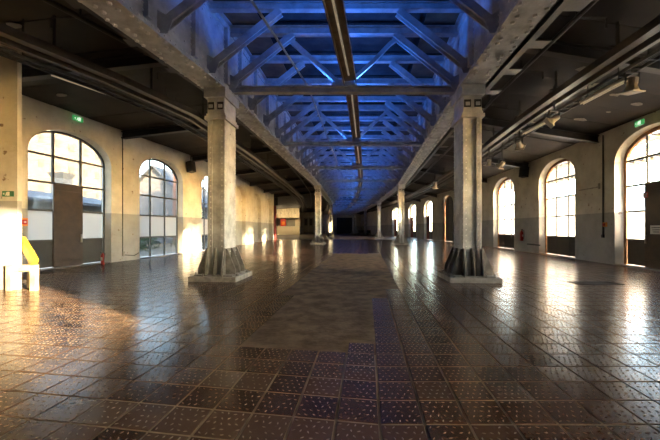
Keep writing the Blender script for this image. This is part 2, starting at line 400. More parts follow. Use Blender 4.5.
# ------------------------------------------------------------------ outer walls with arched openings
WT = 0.5          # wall thickness
OPA, SPR, OPB = 1.75, 4.52, 1.08     # half width, springing height, rise of the arch
def arch_z(du, a=OPA, b=OPB, s=SPR):
    t = max(0.0, 1 - (du / a) ** 2); return s + b * math.sqrt(t)
def seg_frame(p0, p1, outward):
    d = V((p1[0] - p0[0], p1[1] - p0[1], 0)); L = d.length; d.normalize()
    n = V((-d.y, d.x, 0)); 
    if n.x * outward < 0: n = -n
    o = V((p0[0], p0[1], 0))
    return (lambda u, w, z: o + d * u + n * w + V((0, 0, z))), L, d, n
def wall_bay(mb, P, L, ztop, opening, blind=0.0, uc=None):
    uc = L / 2 if uc is None else uc
    if not opening:
        mb.add([P(0, 0, 0), P(L, 0, 0), P(L, 0, ztop), P(0, 0, ztop)], [(0, 1, 2, 3)])
        mb.add([P(0, WT, 0), P(L, WT, 0), P(L, WT, ztop), P(0, WT, ztop)], [(0, 1, 2, 3)]); return
    N = 16; us = [uc - OPA + 2 * OPA * (0.5 - 0.5 * math.cos(math.pi * k / N)) for k in range(N + 1)]; zs = [arch_z(u - uc) for u in us]
    depth = blind if blind else WT
    for w in ((0,) if blind else (0, WT)):
        mb.add([P(0, w, 0), P(us[0], w, 0), P(us[0], w, ztop), P(0, w, ztop)], [(0, 1, 2, 3)])
        mb.add([P(us[-1], w, 0), P(L, w, 0), P(L, w, ztop), P(us[-1], w, ztop)], [(0, 1, 2, 3)])
        for k in range(N):
            mb.add([P(us[k], w, zs[k]), P(us[k + 1], w, zs[k + 1]), P(us[k + 1], w, ztop), P(us[k], w, ztop)], [(0, 1, 2, 3)])
    rv = [(us[0], 0)] + list(zip(us, zs)) + [(us[-1], 0)]
    for (a, za), (b, zb) in zip(rv, rv[1:]):
        mb.add([P(a, 0, za), P(b, 0, zb), P(b, depth, zb), P(a, depth, za)], [(0, 1, 2, 3)])
    if blind:
        for k in range(N):
            mb.add([P(us[k], depth, 0), P(us[k + 1], depth, 0), P(us[k + 1], depth, zs[k + 1]), P(us[k], depth, zs[k])], [(0, 1, 2, 3)])
        mb.add([P(0, WT, 0), P(L, WT, 0), P(L, WT, ztop), P(0, WT, ztop)], [(0, 1, 2, 3)])

def arch_cell(P, w, u0, u1, z0, z1, uc, a, b, th, mb):
    n = 8; us = [u0 + (u1 - u0) * k / n for k in range(n + 1)]
    top = [(u, min(z1, arch_z(u - uc, a, b))) for u in us]
    poly = [(u0, z0), (u1, z0)] + [(u, z) for u, z in reversed(top) if z > z0 + 0.003]
    if len(poly) < 3: return False
    nv = P(0, 1, 0) - P(0, 0, 0)
    mb.prism([P(u, w, z) for u, z in poly], nv * th); return True

win_no = [0]
def window(P, L, uc, style, label, near_first=True, frame='frame_dark'):
    # style is door, glass, panel, half, dark or red; frame, bars, panes and lower panels are set back in the wall
    solid_foot = style != 'glass' and style != 'dark'
    frosted_row = style != 'red' and style != 'dark'
    glass = 'glass_dimming' if frame == 'frame_dark' else 'glass'
    win_no[0] += 1
    root = thing('window_%d' % win_no[0], P(uc, 0.4, 0), label, None, None, 'structure')
    w = 0.40; a, b = OPA - 0.02, OPB - 0.02; nv = P(0, 1, 0) - P(0, 0, 0)
    f = MB(); fw = 0.08 if frame == 'frame_dark' else 0.15
    N = 20; outer = [(uc - a, 0)] + [(uc - a * math.cos(math.pi * k / N), SPR + b * math.sin(math.pi * k / N)) for k in range(N + 1)] + [(uc + a, 0)]
    ai, bi = a - fw, b - fw
    inner = [(uc - ai, 0)] + [(uc - ai * math.cos(math.pi * k / N), SPR + bi * math.sin(math.pi * k / N)) for k in range(N + 1)] + [(uc + ai, 0)]
    for k in range(len(outer) - 1):
        f.prism([P(outer[k][0], w, outer[k][1]), P(outer[k + 1][0], w, outer[k + 1][1]), P(inner[k + 1][0], w, inner[k + 1][1]), P(inner[k][0], w, inner[k][1])], nv * 0.10)
    f.build('frame', frame, root)
    q = MB(); q.prism([P(uc - OPA, .2, .012), P(uc + OPA, .2, .012), P(uc + OPA, .2, .04), P(uc - OPA, .2, .04)], nv * 0.4); q.build('threshold', 'shed_wall', root)
    m1, m2 = uc - a + 2 * a * 0.333, uc - a + 2 * a * 0.667
    zs = [0.04, 1.12, 2.32, 3.42, 4.5, 7]
    us = [uc - a + fw, m1, m2, uc + a - fw]
    if style == 'red': us = [uc - a + fw, uc - 0.55, uc + 0.55, uc + a - fw]
    for u in us[1:3]:
        q = MB(); z1 = arch_z(u - uc, a, b) - 0.05
        z0 = 3.42 if style == 'door' else 0.0
        q.prism([P(u - .045, w, z0), P(u + .045, w, z0), P(u + .045, w, z1), P(u - .045, w, z1)], nv * 0.07)
        q.build('mullion', 'frame_dark' if frame == 'frame_dark' else 'frame_dark', root)
    for zi in range(1, 5):
        for c in range(3):
            if style == 'door' and c == 1 and zi < 3: continue
            q = MB(); z = zs[zi]
            q.prism([P(us[c], w, z - .04), P(us[c + 1], w, z - .04), P(us[c + 1], w, z + .04), P(us[c], w, z + .04)], nv * 0.06)
            q.build('transom', 'frame_dark', root)
    for c in range(3):
        for r in range(5):
            if style == 'door' and c == 1 and r < 3: continue
            q = MB()
            lowpanel = r == 0
            nm, mt, th = 'pane', glass, 0.012
            if r == 0 and solid_foot: nm, mt, th = 'lower_panel', 'panel_dark', 0.05
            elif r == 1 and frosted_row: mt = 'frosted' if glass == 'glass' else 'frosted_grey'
            elif r == 2 and style == 'panel': mt = 'frosted'
            if style == 'dark': mt = 'panel_dark'
            if style == 'red' and c != 1 and r < 3: nm, mt, th = 'side_panel', 'maroon', 0.05
            if arch_cell(P, w, us[c] + .02, us[c + 1] - .02, zs[r] + .02, min(zs[r + 1] - .02, 99), uc, a - fw, b - fw, th, q):
                q.build(nm, mt, root)
    if style == 'door':
        q = MB(); q.prism([P(m1 - .03, w - .06, .02), P(m2 + .03, w - .06, .02), P(m2 + .03, w - .06, 3.42), P(m1 - .03, w - .06, 3.42)], nv * 0.07)
        dr = q.build('door_leaf', 'door_brown', root)
        for zz in (0.25, 1.72, 3.2):
            q = MB(); q.prism([P(m1, w - .11, zz - .06), P(m2, w - .11, zz - .06), P(m2, w - .11, zz + .06), P(m1, w - .11, zz + .06)], nv * 0.03); q.build('cross_rail', 'door_brown', dr)
        q = MB(); q.prism([P(m2 - .10, w - .14, 1.0), P(m2 - .04, w - .14, 1.0), P(m2 - .04, w - .14, 1.35), P(m2 - .10, w - .14, 1.35)], nv * 0.05); q.build('handle', 'base_plate', dr)
    return root

left_wall = MB(); right_wall = MB()
left_styles = {1: ('door', 'left arched window with the tall brown door and chimney view behind'), 2: ('glass', 'left arched window with grey slate roof seen behind its panes'),
               3: ('glass', 'left arched window mostly hidden behind the near left column')}
for k in range(len(WL) - 1):
    p0, p1 = WL[k], WL[k + 1]
    if k >= 7: # far, plain wall
        P, L, d, n = seg_frame((p0[1], p0[0]), (p1[1], p1[0]), -1); wall_bay(left_wall, P, L, 7.2, False); continue
    P, L, d, n = seg_frame((p0[1], p0[0]), (p1[1], p1[0]), -1)
    if k == 0: wall_bay(left_wall, P, L, 7.2, False); continue
    if k in left_styles:
        uc = L / 2 + (0.55 if k == 1 else 0.05)
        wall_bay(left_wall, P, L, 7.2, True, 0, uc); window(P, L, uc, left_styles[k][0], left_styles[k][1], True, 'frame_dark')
    else:
        wall_bay(left_wall, P, L, 7.2, True, 0.4)
wo_ = left_wall.build('wall_left', 'wall', kind='structure'); wo_['label'] = 'left cream and grey wall with arched openings'
# right wall: bays behind the camera first
WRB = [(-20, None), (-14.9, None), (-8.75, None), (-2.7, None), (3.1, None)] + [(y, None) for y, _ in WR[1:]]
right_styles = {
    2: ('half', 'right arched window behind the viewpoint'),
    4: ('half', 'right arched window beside the viewpoint'),
    5: ('door', 'right arched window with the dark door at the picture edge'),
    6: ('panel', 'right arched window second from the picture edge'),
    7: ('panel', 'right arched window just right of the near right column'),
    8: ('panel', 'right arched window hidden behind the near right column'),
    9: ('dark', 'dark shuttered arched window just left of the near right column'),
    10: ('red', 'far right arched doorway with a narrow bright pane, nearest of three'),
    11: ('red', 'far right arched doorway with red sides, middle of three'),
    12: ('red', 'far right arched doorway with red sides, farthest of three')}
for k in range(len(WRB) - 1):
    y0, y1 = WRB[k][0], WRB[k + 1][0]
    P, L, d, n = seg_frame((wr_(y0), y0), (wr_(y1), y1), 1)
    if k in right_styles:
        uc = L / 2 + {4: 1.0, 2: 0.1, 5: .25, 6: .15, 7: .3}.get(k, 0)
        wall_bay(right_wall, P, L, 7.2, True, 0, uc); window(P, L, uc, right_styles[k][0], right_styles[k][1], True, 'frame_brown')
    else: wall_bay(right_wall, P, L, 7.2, False)
wo_ = right_wall.build('wall_right', 'wall', kind='structure'); wo_['label'] = 'right cream and grey wall with arched windows'
# front wall behind the viewpoint and the back wall with its dark opening
fwm = MB(); fwm.bb((-19, -20.4, 0), (17, -20, 8.6)); fwm.build('wall_front', 'wall', kind='structure')
bw = MB(); OX0, OX1, OZ = 2.0, 8.6, 5.6
bw.bb((-18, YEND, 0), (OX0, YEND + .4, 8.6)); bw.bb((OX1, YEND, 0), (12, YEND + .4, 8.6)); bw.bb((OX0, YEND, OZ), (OX1, YEND + .4, 8.6))
bw.bb((-18, YEND + .7, 0), (12, YEND + 1, 8.6))
o = bw.build('wall_back', 'wall', kind='structure'); o['label'] = 'far end wall with a wide dark opening'

# ------------------------------------------------------------------ ceilings
def aisle_ceiling(side):
    nm = 'ceiling_left' if side < 0 else 'ceiling_right'
    g = gl if side < 0 else gr; w = wl_ if side < 0 else wr_; zw = Z_CEIL_L if side < 0 else Z_CEIL_R
    ys = [-20] + [round(-18 + 1.45 * k, 3) for k in range(85)] + [YEND]
    back = MB()
    prev = None
    for y in ys[::6] + [YEND]:
        a = (w(y) - side * -0.45, y, zw + .10); b = (g(y), y, Z_CEIL_G + .10)
        if prev: back.add([prev[0], prev[1], b, a], [(0, 1, 2, 3)])
        prev = (a, b)
    root = back.build(nm, 'board', kind='structure'); root['label'] = 'dark boarded aisle ceiling'
    rnd = random.Random(5)
    for y0, y1 in zip(ys, ys[1:]):
        if y1 < 1: continue
        y1 -= 0.03; q = MB(); dz = rnd.uniform(-.012, .012)
        lo = [(w(y0) + side * .45, y0, zw + dz), (g(y0), y0, Z_CEIL_G + dz), (g(y1), y1, Z_CEIL_G + dz), (w(y1) + side * .45, y1, zw + dz)]
        q.prism([V(p) for p in lo], (0, 0, 0.03)); q.build('ceiling_board', 'board', root)
    # flaking plaster patches
    for k in range(16 if side > 0 else 8):
        y = rnd.uniform(6, 20); t = rnd.uniform(0.08, 0.55); x0 = w(y); x1 = g(y)
        cx = x0 + (x1 - x0) * t; cz = zw + (Z_CEIL_G - zw) * t - 0.034
        n = 9; r = rnd.uniform(.12, .4)
        sl = (Z_CEIL_G - zw) / (x1 - x0); pts = []
        for a in range(n):
            rr = r * rnd.uniform(.5, 1.2); dx = rr * 0.9 * math.cos(a * 2 * math.pi / n); pts.append(V((cx + dx, y + rr * .6 * math.sin(a * 2 * math.pi / n), cz + sl * dx)))
        q = MB(); q.prism(pts, (0, 0, .008)); q.build('plaster_patch', 'patch', root)
    return root
aisle_ceiling(-1); aisle_ceiling(1)
# trusses: main ones with a tie beam, lighter frames in between
MAINS = [3.75] + [10.3 + 6.55 * k for k in range(15)]
MAINS = [y for y in MAINS if y < YEND - 1]
SUBS = []
for y in MAINS:
    for d_ in (1.75, 3.6, 5.45):
        if y + d_ < 62: SUBS.append(y + d_)
nave = MB(); ys = [-20, -11, 3.75, 10.3, 20, 32.5, 43, 54, 64, 75, 85, 96, YEND]
for a, b in zip(ys, ys[1:]):
    nave.add([(gl(a), a, 8.35), (gr(a), a, 8.35), (gr(b), b, 8.35), (gl(b), b, 8.35)], [(0, 1, 2, 3)])
for f_, e in ((gl, -.34), (gr, .34)):
    for a, b in zip(ys, ys[1:]):
        nave.add([(f_(a) + e, a, 7.1), (f_(b) + e, b, 7.1), (f_(b) + e, b, 8.5), (f_(a) + e, a, 8.5)], [(0, 1, 2, 3)])
        nave.add([(f_(a) - e * .1, a, 8.36), (f_(b) - e * .1, b, 8.36), (f_(b) + e, b, 8.5), (f_(a) + e, a, 8.5)], [(0, 1, 2, 3)])
ceil = nave.build('ceiling', 'deck', kind='structure'); ceil['label'] = 'nave ceiling of dark metal panels under blue light'
ally = sorted([-18, -11, -4] + [y for y in MAINS] + SUBS + [YEND])
for a, b in zip(ally, ally[1:]):
    if b < 3: continue
    for q0, q1, m, z in ((0.03, 0.17, 'deck_wood', 8.18), (0.19, 0.81, 'deck', 8.26), (0.83, 0.97, 'deck_wood', 8.18)):
        A, B = a + .06, b - .06
        q = MB(); lo = [(gl(A) + (gr(A) - gl(A)) * q0, A, z), (gl(A) + (gr(A) - gl(A)) * q1, A, z), (gl(B) + (gr(B) - gl(B)) * q1, B, z), (gl(B) + (gr(B) - gl(B)) * q0, B, z)]
        q.prism([V(p) for p in lo], (0, 0, 0.04)); q.build('ceiling_panel', m, ceil)

# ------------------------------------------------------------------ girders
def girder(tab, k, side):
    (y0, x0), (y1, x1) = tab[k], tab[k + 1]
    y0 = max(y0, -11)
    names = ['nearest span, overhead', 'second span, just beyond the near columns', 'third span from the viewpoint', 'fourth span from the viewpoint', 'fifth span, in the distance', 'last short span at the far wall']
    root = thing('steel_girder', (x0, y0, ZG), '%s riveted steel girder, %s' % ('left' if side < 0 else 'right', names[k]), 'girder', 'girders over the column rows')
    d = V((x1 - x0, y1 - y0, 0)); L = d.length; d.normalize(); n = V((d.y, -d.x, 0)); n = n if n.x * -side > 0 else -n   # n points into the nave
    o = V((x0, y0, 0)); P = lambda u, w, z: o + d * u + n * w + V((0, 0, z))
    hw = 0.36
    q = MB(); q.bar(P(0, 0, ZG + .025), P(L, 0, ZG + .025), 2 * hw, .05); q.build('bottom_flange', 'steel', root)
    for w_ in (0.22, -0.22):
        q = MB(); q.bar(P(0, w_, (ZG + 8.1) / 2 + .02), P(L, w_, (ZG + 8.1) / 2 + .02), .03, 8.1 - ZG - .04); q.build('web_plate', 'steel', root)
    q = MB(); q.bar(P(0, 0, 8.12), P(L, 0, 8.12), .7, .04); q.build('top_flange', 'steel', root)
    q = MB()
    q.bar(P(0, .26, ZG + .12), P(L, .26, ZG + .12), .05, .14); q.build('flange_angle', 'steel', root)
    q = MB(); q.bar(P(0, .26, 7.95), P(L, .26, 7.95), .05, .18); q.build('flange_angle', 'steel', root)
    q = MB(); q.bar(P(0, -.26, ZG + .12), P(L, -.26, ZG + .12), .05, .14); q.build('flange_angle', 'steel', root)
    step = 1.6; u = 0.8
    while u < L:
        if y0 + d.y * u > 2:
            q = MB(); q.bar(P(u, .30, ZG + .2), P(u, .30, 7.86), .14, .13, up=n); q.build('stiffener', 'steel', root)
        u += step
    # rivets: pairs along the underside, rows on the web
    if k < 3:
        rv = MB(); u = 0.1; i = 0; st = 0.19 if k < 2 else 0.4
        while u < L:
            yy = y0 + d.y * u
            if yy > 3.0 and .62 < u < L - .62:
                ph = (i // 2) % 2
                for w_ in ((-.30, .30) if ph else (-.17, .17)) if k < 2 else (-.28, .28):
                    rv.rivet(P(u, w_, ZG), (0, 0, -1), .052)
                if k < 2:
                    rv.rivet(P(u, .285, ZG + .13), n, .032); rv.rivet(P(u, .285, 7.95), n, .032)
                    if i % 2: rv.rivet(P(u, .237, 7.7), n, .03); rv.rivet(P(u, .237, ZG + .45), n, .03)
            u += st; i += 1
        u = 0.8
        while u < L and k < 2:
            if y0 + d.y * u > 3:
                for zz in range(10):
                    for dw in (-.1, .1): rv.rivet(P(u + dw, .237, ZG + .35 + zz * .15), n, .03)
            u += step
        rv.build('rivet_rows', 'steel_rivet', root, 'stuff')
for k in range(6):
    girder(GL, k, -1); girder(GR, k, 1)

# ------------------------------------------------------------------ columns
def column(x, y, ang, label, detail):
    root = thing('steel_column', (x, y, 0), label, 'column', 'riveted columns carrying the girders')
    M = Matrix.Rotation(ang, 3, 'Z')
    o = V((x, y, 0)); P = lambda a, b, c: o + M @ V((a, b, c))
    W2, D2 = 0.27, 0.44
    def bx(name, lo, hi, mt, par=root, bev=True):
        q = MB(); c = [(p + r) / 2 for p, r in zip(lo, hi)]; q.box(P(*c), [abs(r - p) for p, r in zip(lo, hi)], M); return q.build(name, mt, par)
    bx('base_plate', (-.74, -.74, 0), (.74, .74, .15), 'base_plate')
    bx('foot_plate', (-.60, -.66, .15), (.60, .66, .19), 'base_steel')
    bx('shaft', (-W2 + .05, -D2 + .06, .19), (W2 - .05, D2 - .06, 4.95), 'steel')
    for sx in (-1, 1):
        bx('side_plate', (sx * (W2 - .05), -D2, .19), (sx * W2, D2, 4.95), 'steel')
        for sy in (-1, 1):
            q = MB(); q.bb((0, 0, 0), (0, 0, 0)); q = MB()
            c1 = P(sx * (W2 - .09), sy * (D2 - .03), 2.57); q.box(c1, (.10, .04, 4.76), M); q.build('corner_angle', 'steel', root)
    # foot: flared side plates and triangular ribs
    for sx in (-1, 1):
        q = MB(); xx = sx * (W2 + .015)
        q.prism([P(xx, -.62, .19), P(xx, .62, .19), P(xx, .62, .38), P(xx, D2, .98), P(xx, -D2, .98), P(xx, -.62, .38)], M @ V((.03, 0, 0))); q.build('gusset_plate', 'base_steel', root)
        for sy in (-.40, 0, .40):
            q = MB(); q.prism([P(sx * (W2 + .03), sy, .19), P(sx * .60, sy, .19), P(sx * .60, sy, .36), P(sx * (W2 + .07), sy, .98), P(sx * (W2 + .03), sy, .98)], M @ V((0, .035, 0))); q.build('rib', 'base_steel', root)
    for sy in (-1, 1):
        for xx in (-.26, 0, .26):
            q = MB(); q.prism([P(xx, sy * (D2 - .05), .19), P(xx, sy * .66, .19), P(xx, sy * .66, .36), P(xx, sy * (D2 + .06), 1.0), P(xx, sy * (D2 - .05), 1.0)], M @ V((.035, 0, 0))); q.build('rib', 'base_steel', root)
    # head: cornice, bearing block, bearing plate
    bx('cornice', (-W2 - .07, -D2 - .07, 4.95), (W2 + .07, D2 + .07, 5.06), 'steel')
    bx('cornice', (-W2 - .03, -D2 - .03, 5.06), (W2 + .03, D2 + .03, 5.14), 'steel')
    bl = bx('bearing_block', (-W2, -D2, 5.14), (W2, D2, 5.62), 'steel')
    for sx in (-.15, .15):
        q = MB(); q.box(P(sx, -D2 - .005, 5.38), (.20, .05, .22), M); q.build('recess', 'iron_dark', bl)
        q = MB(); q.box(P(sx, -D2 - .03, 5.36), (.12, .05, .10), M); q.build('bearing_nut', 'steel', bl)
    bx('bearing_plate', (-.34, -D2 - .1, 5.62), (.34, D2 + .1, ZG), 'steel')
    if detail:
        rv = MB()
        for i in range(23):
            z = 1.05 + i * .17
            for sx in (-1, 1):
                for b in (-D2 + .06, D2 - .06): rv.rivet(P(sx * W2, b, z), M @ V((sx, 0, 0)), .024)
                if i % 3 == 0: rv.rivet(P(sx * W2, 0, z), M @ V((sx, 0, 0)), .024)
                for sy in (-1, 1): rv.rivet(P(sx * (W2 - .09), sy * (D2 - .01), z), M @ V((0, sy, 0)), .024)
        for sx in (-1, 1):
            for zz in (.3, .5, .7, .88):
                for b in (-.36, -.12, .12, .36): rv.rivet(P(sx * (W2 + .03), b + .02, zz), M @ V((sx, 0, 0)), .02)
        rv.build('rivet_rows', 'steel_rivet', root, 'stuff')
        for bx_, by_ in ((-.66, -.4), (-.66, .4), (.66, -.4), (.66, .4), (-.3, -.70), (.3, -.70)):
            q = MB(); q.lathe(P(bx_, by_, .15), [(.04, 0), (.04, .05), (.02, .06), (.02, .1)], 6); q.build('anchor_bolt', 'base_steel', root)
for k, (tab, side) in enumerate(((GL, 'left'), (GR, 'right'))):
    for i in range(1, 6):
        y, x = tab[i]
        dd = ['near %s riveted steel column with flared foot on pale plinth', 'second %s column, first beyond the concrete strip', 'third %s column down the hall', 'fourth %s column down the hall', 'farthest %s column before the end wall'][i - 1] % side
        column(x, y, -math.atan2(tab[min(i + 1, 5)][1] - tab[i - 1][1], tab[min(i + 1, 5)][0] - tab[i - 1][0]) * (0.6 if i == 1 else 1), dd, i <= 2)

# ------------------------------------------------------------------ roof trusses and knee-brace frames
def braces(root, y, xl, xr, w):
    for s, x in ((1, xl), (-1, xr)):
        q = MB(); a = V((x, y, ZG + .28)); b = V((x + s * 2.05, y, ZT - .12))
        q.ibeam(a, b, w, w * .95, .028, up=(0, 1, 0)); q.build('knee_brace', 'roof_steel', root)
        q = MB(); q.prism([V((x - s * .02, y - .11, ZG + .1)), V((x + s * .22, y - .11, ZG + .1)), V((x + s * .34, y - .11, ZG + .42)), V((x - s * .02, y - .11, ZG + .62))], (0, .02, 0)); q.build('gusset_plate', 'roof_steel', root)
for k, y in enumerate(MAINS):
    xl, xr = gl(y) + .24, gr(y) - .24; xc = (xl + xr) / 2
    root = thing('roof_truss', (xc, y, ZG), 'roof truss with tie beam and V braces, %s' % ('straight overhead' if k == 0 else ('between the two near columns' if k == 1 else ORD[k - 1] + ' from the near columns')), 'truss', 'tied roof trusses of the nave')
    q = MB(); q.ibeam((xl, y, ZG + .13), (xr, y, ZG + .13), .22, .20, .025); q.build('tie_beam', 'roof_steel', root)
    q = MB(); q.ibeam((xl, y, ZT), (xr, y, ZT), .22, .26, .03); q.build('top_chord', 'roof_steel', root)
    if k < 9: braces(root, y, xl, xr, .20)
    for s in (-1, 1):
        q = MB(); a = V((xc, y + .05, ZG + .22)); b = V((xc + s * 1.9, y + .05, ZT - .1))
        if s > 0 and k == 1:
            pts = [a, a.lerp(b, .5), a.lerp(b, .78) + V((0, 0, .08)), b + V((.1, 0, .06)), b + V((.9, 0, .12))]
            for p0, p1 in zip(pts, pts[1:]): q.bar(p0, p1, .12, .12, (0, 1, 0))
        else: q.ibeam(a, b, .14, .14, .022, up=(0, 1, 0))
        q.build('diagonal', 'roof_steel', root)
    q = MB(); q.prism([V((xc - .45, y, ZG + .2)), V((xc + .45, y, ZG + .2)), V((xc + .3, y, ZG + .48)), V((xc - .3, y, ZG + .48))], (0, .03, 0)); q.build('gusset_plate', 'roof_steel', root)
for k, y in enumerate(SUBS):
    xl, xr = gl(y) + .24, gr(y) - .24
    dep = ('before the near columns' if y < 10.3 else 'in the %s bay past the near columns' % ORD[int((y - 10.3) / 6.55)])
    pos = ('nearer', 'middle', 'farther')[k % 3]
    root = thing('knee_brace_frame', ((xl + xr) / 2, y, ZG), 'tieless knee-braced roof frame, %s of the three %s' % (pos, dep), 'roof frame', 'knee-braced frames between the trusses')
    q = MB(); q.ibeam((xl, y, ZT + .02), (xr, y, ZT + .02), .18, .22, .03); q.build('cross_beam', 'roof_steel', root)
    if y < 40: braces(root, y, xl, xr, .20)
    else:
        for s, x in ((1, xl), (-1, xr)):
            q = MB(); q.bar((x, y, ZG + .28), (x + s * 2.05, y, ZT - .12), .15, .15, (0, 1, 0)); q.build('knee_brace', 'roof_steel', root)
    if k % 3 == 1: # purlin strips beside the frame
        pass
# central trough with a lamp strip, one length per bay, lying on the ties
for k in range(len(MAINS) - 1):
    a, b = MAINS[k], MAINS[k + 1]
    pa = V(((gl(a) + gr(a)) / 2 + .22, a, ZG + .40)); pb_ = V(((gl(b) + gr(b)) / 2 + .22, b, ZG + .40))
    d = (pb_ - pa).normalized(); pa = pa + d * .12; pb_ = pb_ - d * .12; n = V((d.y, -d.x, 0))
    root = thing('lighting_trough', pa, 'brown steel lighting trough along the nave centre, %s' % ('overhead before the first tie beam' if k == 0 else ORD[k - 1] + ' length past the near columns'), 'light trough', 'lighting troughs on the ties')
    q = MB(); q.bar(pa, pb_, .40, .04); q.build('trough_plate', 'trough_brown', root)
    for s in (-1, 1):
        q = MB(); q.bar(pa + n * s * .19 + V((0, 0, -.07)), pb_ + n * s * .19 + V((0, 0, -.07)), .025, .14); q.build('trough_side', 'trough_brown', root)
    q = MB(); q.tube([pa + V((0, 0, -.07)) + d * .5, pb_ + V((0, 0, -.07)) - d * .5], .03, 8); q.build('lamp_tube', 'tube', root)
# conduit rod along the nave
rp = [V((gl(y) + 2.75, y, ZG + .27)) for y in (1, 5, 10.3, 16.8, 23.4, 32.5, 43, 54)]
q = MB(); q.tube(rp, .028, 8); tag(q.build('conduit_pipe', 'roof_steel'), 'thin straight conduit rod running along the nave left of centre', 'pipe')

# unseen blue lamps added on the ties to light the roof blue
for k, y in enumerate(MAINS):
    xl, xr = gl(y), gr(y)
    for s in (-1, 1):
        x = (xl + xr) / 2 + s * 0.75; z = ZG + .23
        root = thing('added_blue_lamp', (x, y, z), 'added unseen blue lamp %s of centre on the tie, %s' % ('left' if s < 0 else 'right', 'overhead' if k == 0 else ORD[k - 1] + ' truss from the near columns'), 'lamp', 'added blue lamps on the ties')
        q = MB(); q.lathe((x, y, z), [(.075, 0), (.075, .03), (.06, .04), (.06, .05)], 10); q.build('lamp_can', 'iron_dark', root)
        ld = bpy.data.lights.new('added_blue_light', 'SPOT'); ld.color = (0.04, 0.20, 1.0); ld.energy = 120; ld.shadow_soft_size = .07
        ld.spot_size = math.radians(172); ld.spot_blend = .25
        lo = bpy.data.objects.new('added_blue_light', ld); COL.objects.link(lo); lo.parent = root; lo.location = (0, 0, .09); lo.rotation_euler = (math.pi, 0, 0)

# another unseen lamp added on each trough, evening out the blue on the webs
for k, (a, c) in enumerate(zip(MAINS, MAINS[1:])):
    y = (a + c) / 2; x = (gl(y) + gr(y)) / 2 + .22; z = ZG + .42
    root = thing('added_blue_lamp', (x, y, z), 'added unseen blue lamp on the centre trough, %s' % ('overhead' if k == 0 else ORD[k - 1] + ' bay past the near columns'), 'lamp', 'added blue lamps on the troughs')
    q = MB(); q.lathe((x, y, z), [(.075, 0), (.075, .03), (.06, .04), (.06, .05)], 10); q.build('lamp_can', 'iron_dark', root)
    ld = bpy.data.lights.new('added_blue_light', 'SPOT'); ld.color = (0.04, 0.20, 1.0); ld.energy = 165; ld.shadow_soft_size = .07
    ld.spot_size = math.radians(174); ld.spot_blend = .2
    lo = bpy.data.objects.new('added_blue_light', ld); COL.objects.link(lo); lo.parent = root; lo.location = (0, 0, .09); lo.rotation_euler = (math.pi, 0, 0)

# ------------------------------------------------------------------ aisle beams, rails, pipes, strip lamps
for side, w, g, tab, zw in ((-1, wl_, gl, WL, Z_CEIL_L), (1, wr_, gr, WR, Z_CEIL_R)):
    sd_ = 'left' if side < 0 else 'right'
    ysb = [y for y, _ in tab[1:] if y < 62] + [4]
    ysb.sort()
    for i, y in enumerate(ysb):
        x0, x1 = w(y), g(y) + side * .3
        q = MB(); q.ibeam((x0 + side * .1, y, zw - .19), (x1, y, Z_CEIL_G - .25), .24, .34, .04)
        tag(q.build('ceiling_beam', 'iron_dark'), 'dark iron cross beam under the %s aisle ceiling, %s from the viewpoint' % (sd_, ORD[i]), 'beam', 'aisle cross beams')
RL = {  # lateral nodes of the rails, picked along the aisle
  'left': [(1, -8.6), (7, -7.35), (9.5, -6.2), (12.4, -5.2), (20, -4.6), (32, -4.1), (45, -3.9), (60, -4.6), (80, -6)],
  'right': [(1, 6.3), (7, 7.1), (12, 7.55), (20, 8.8), (32, 10.2), (45, 10.7), (60, 10.3), (80, 9.6)]}
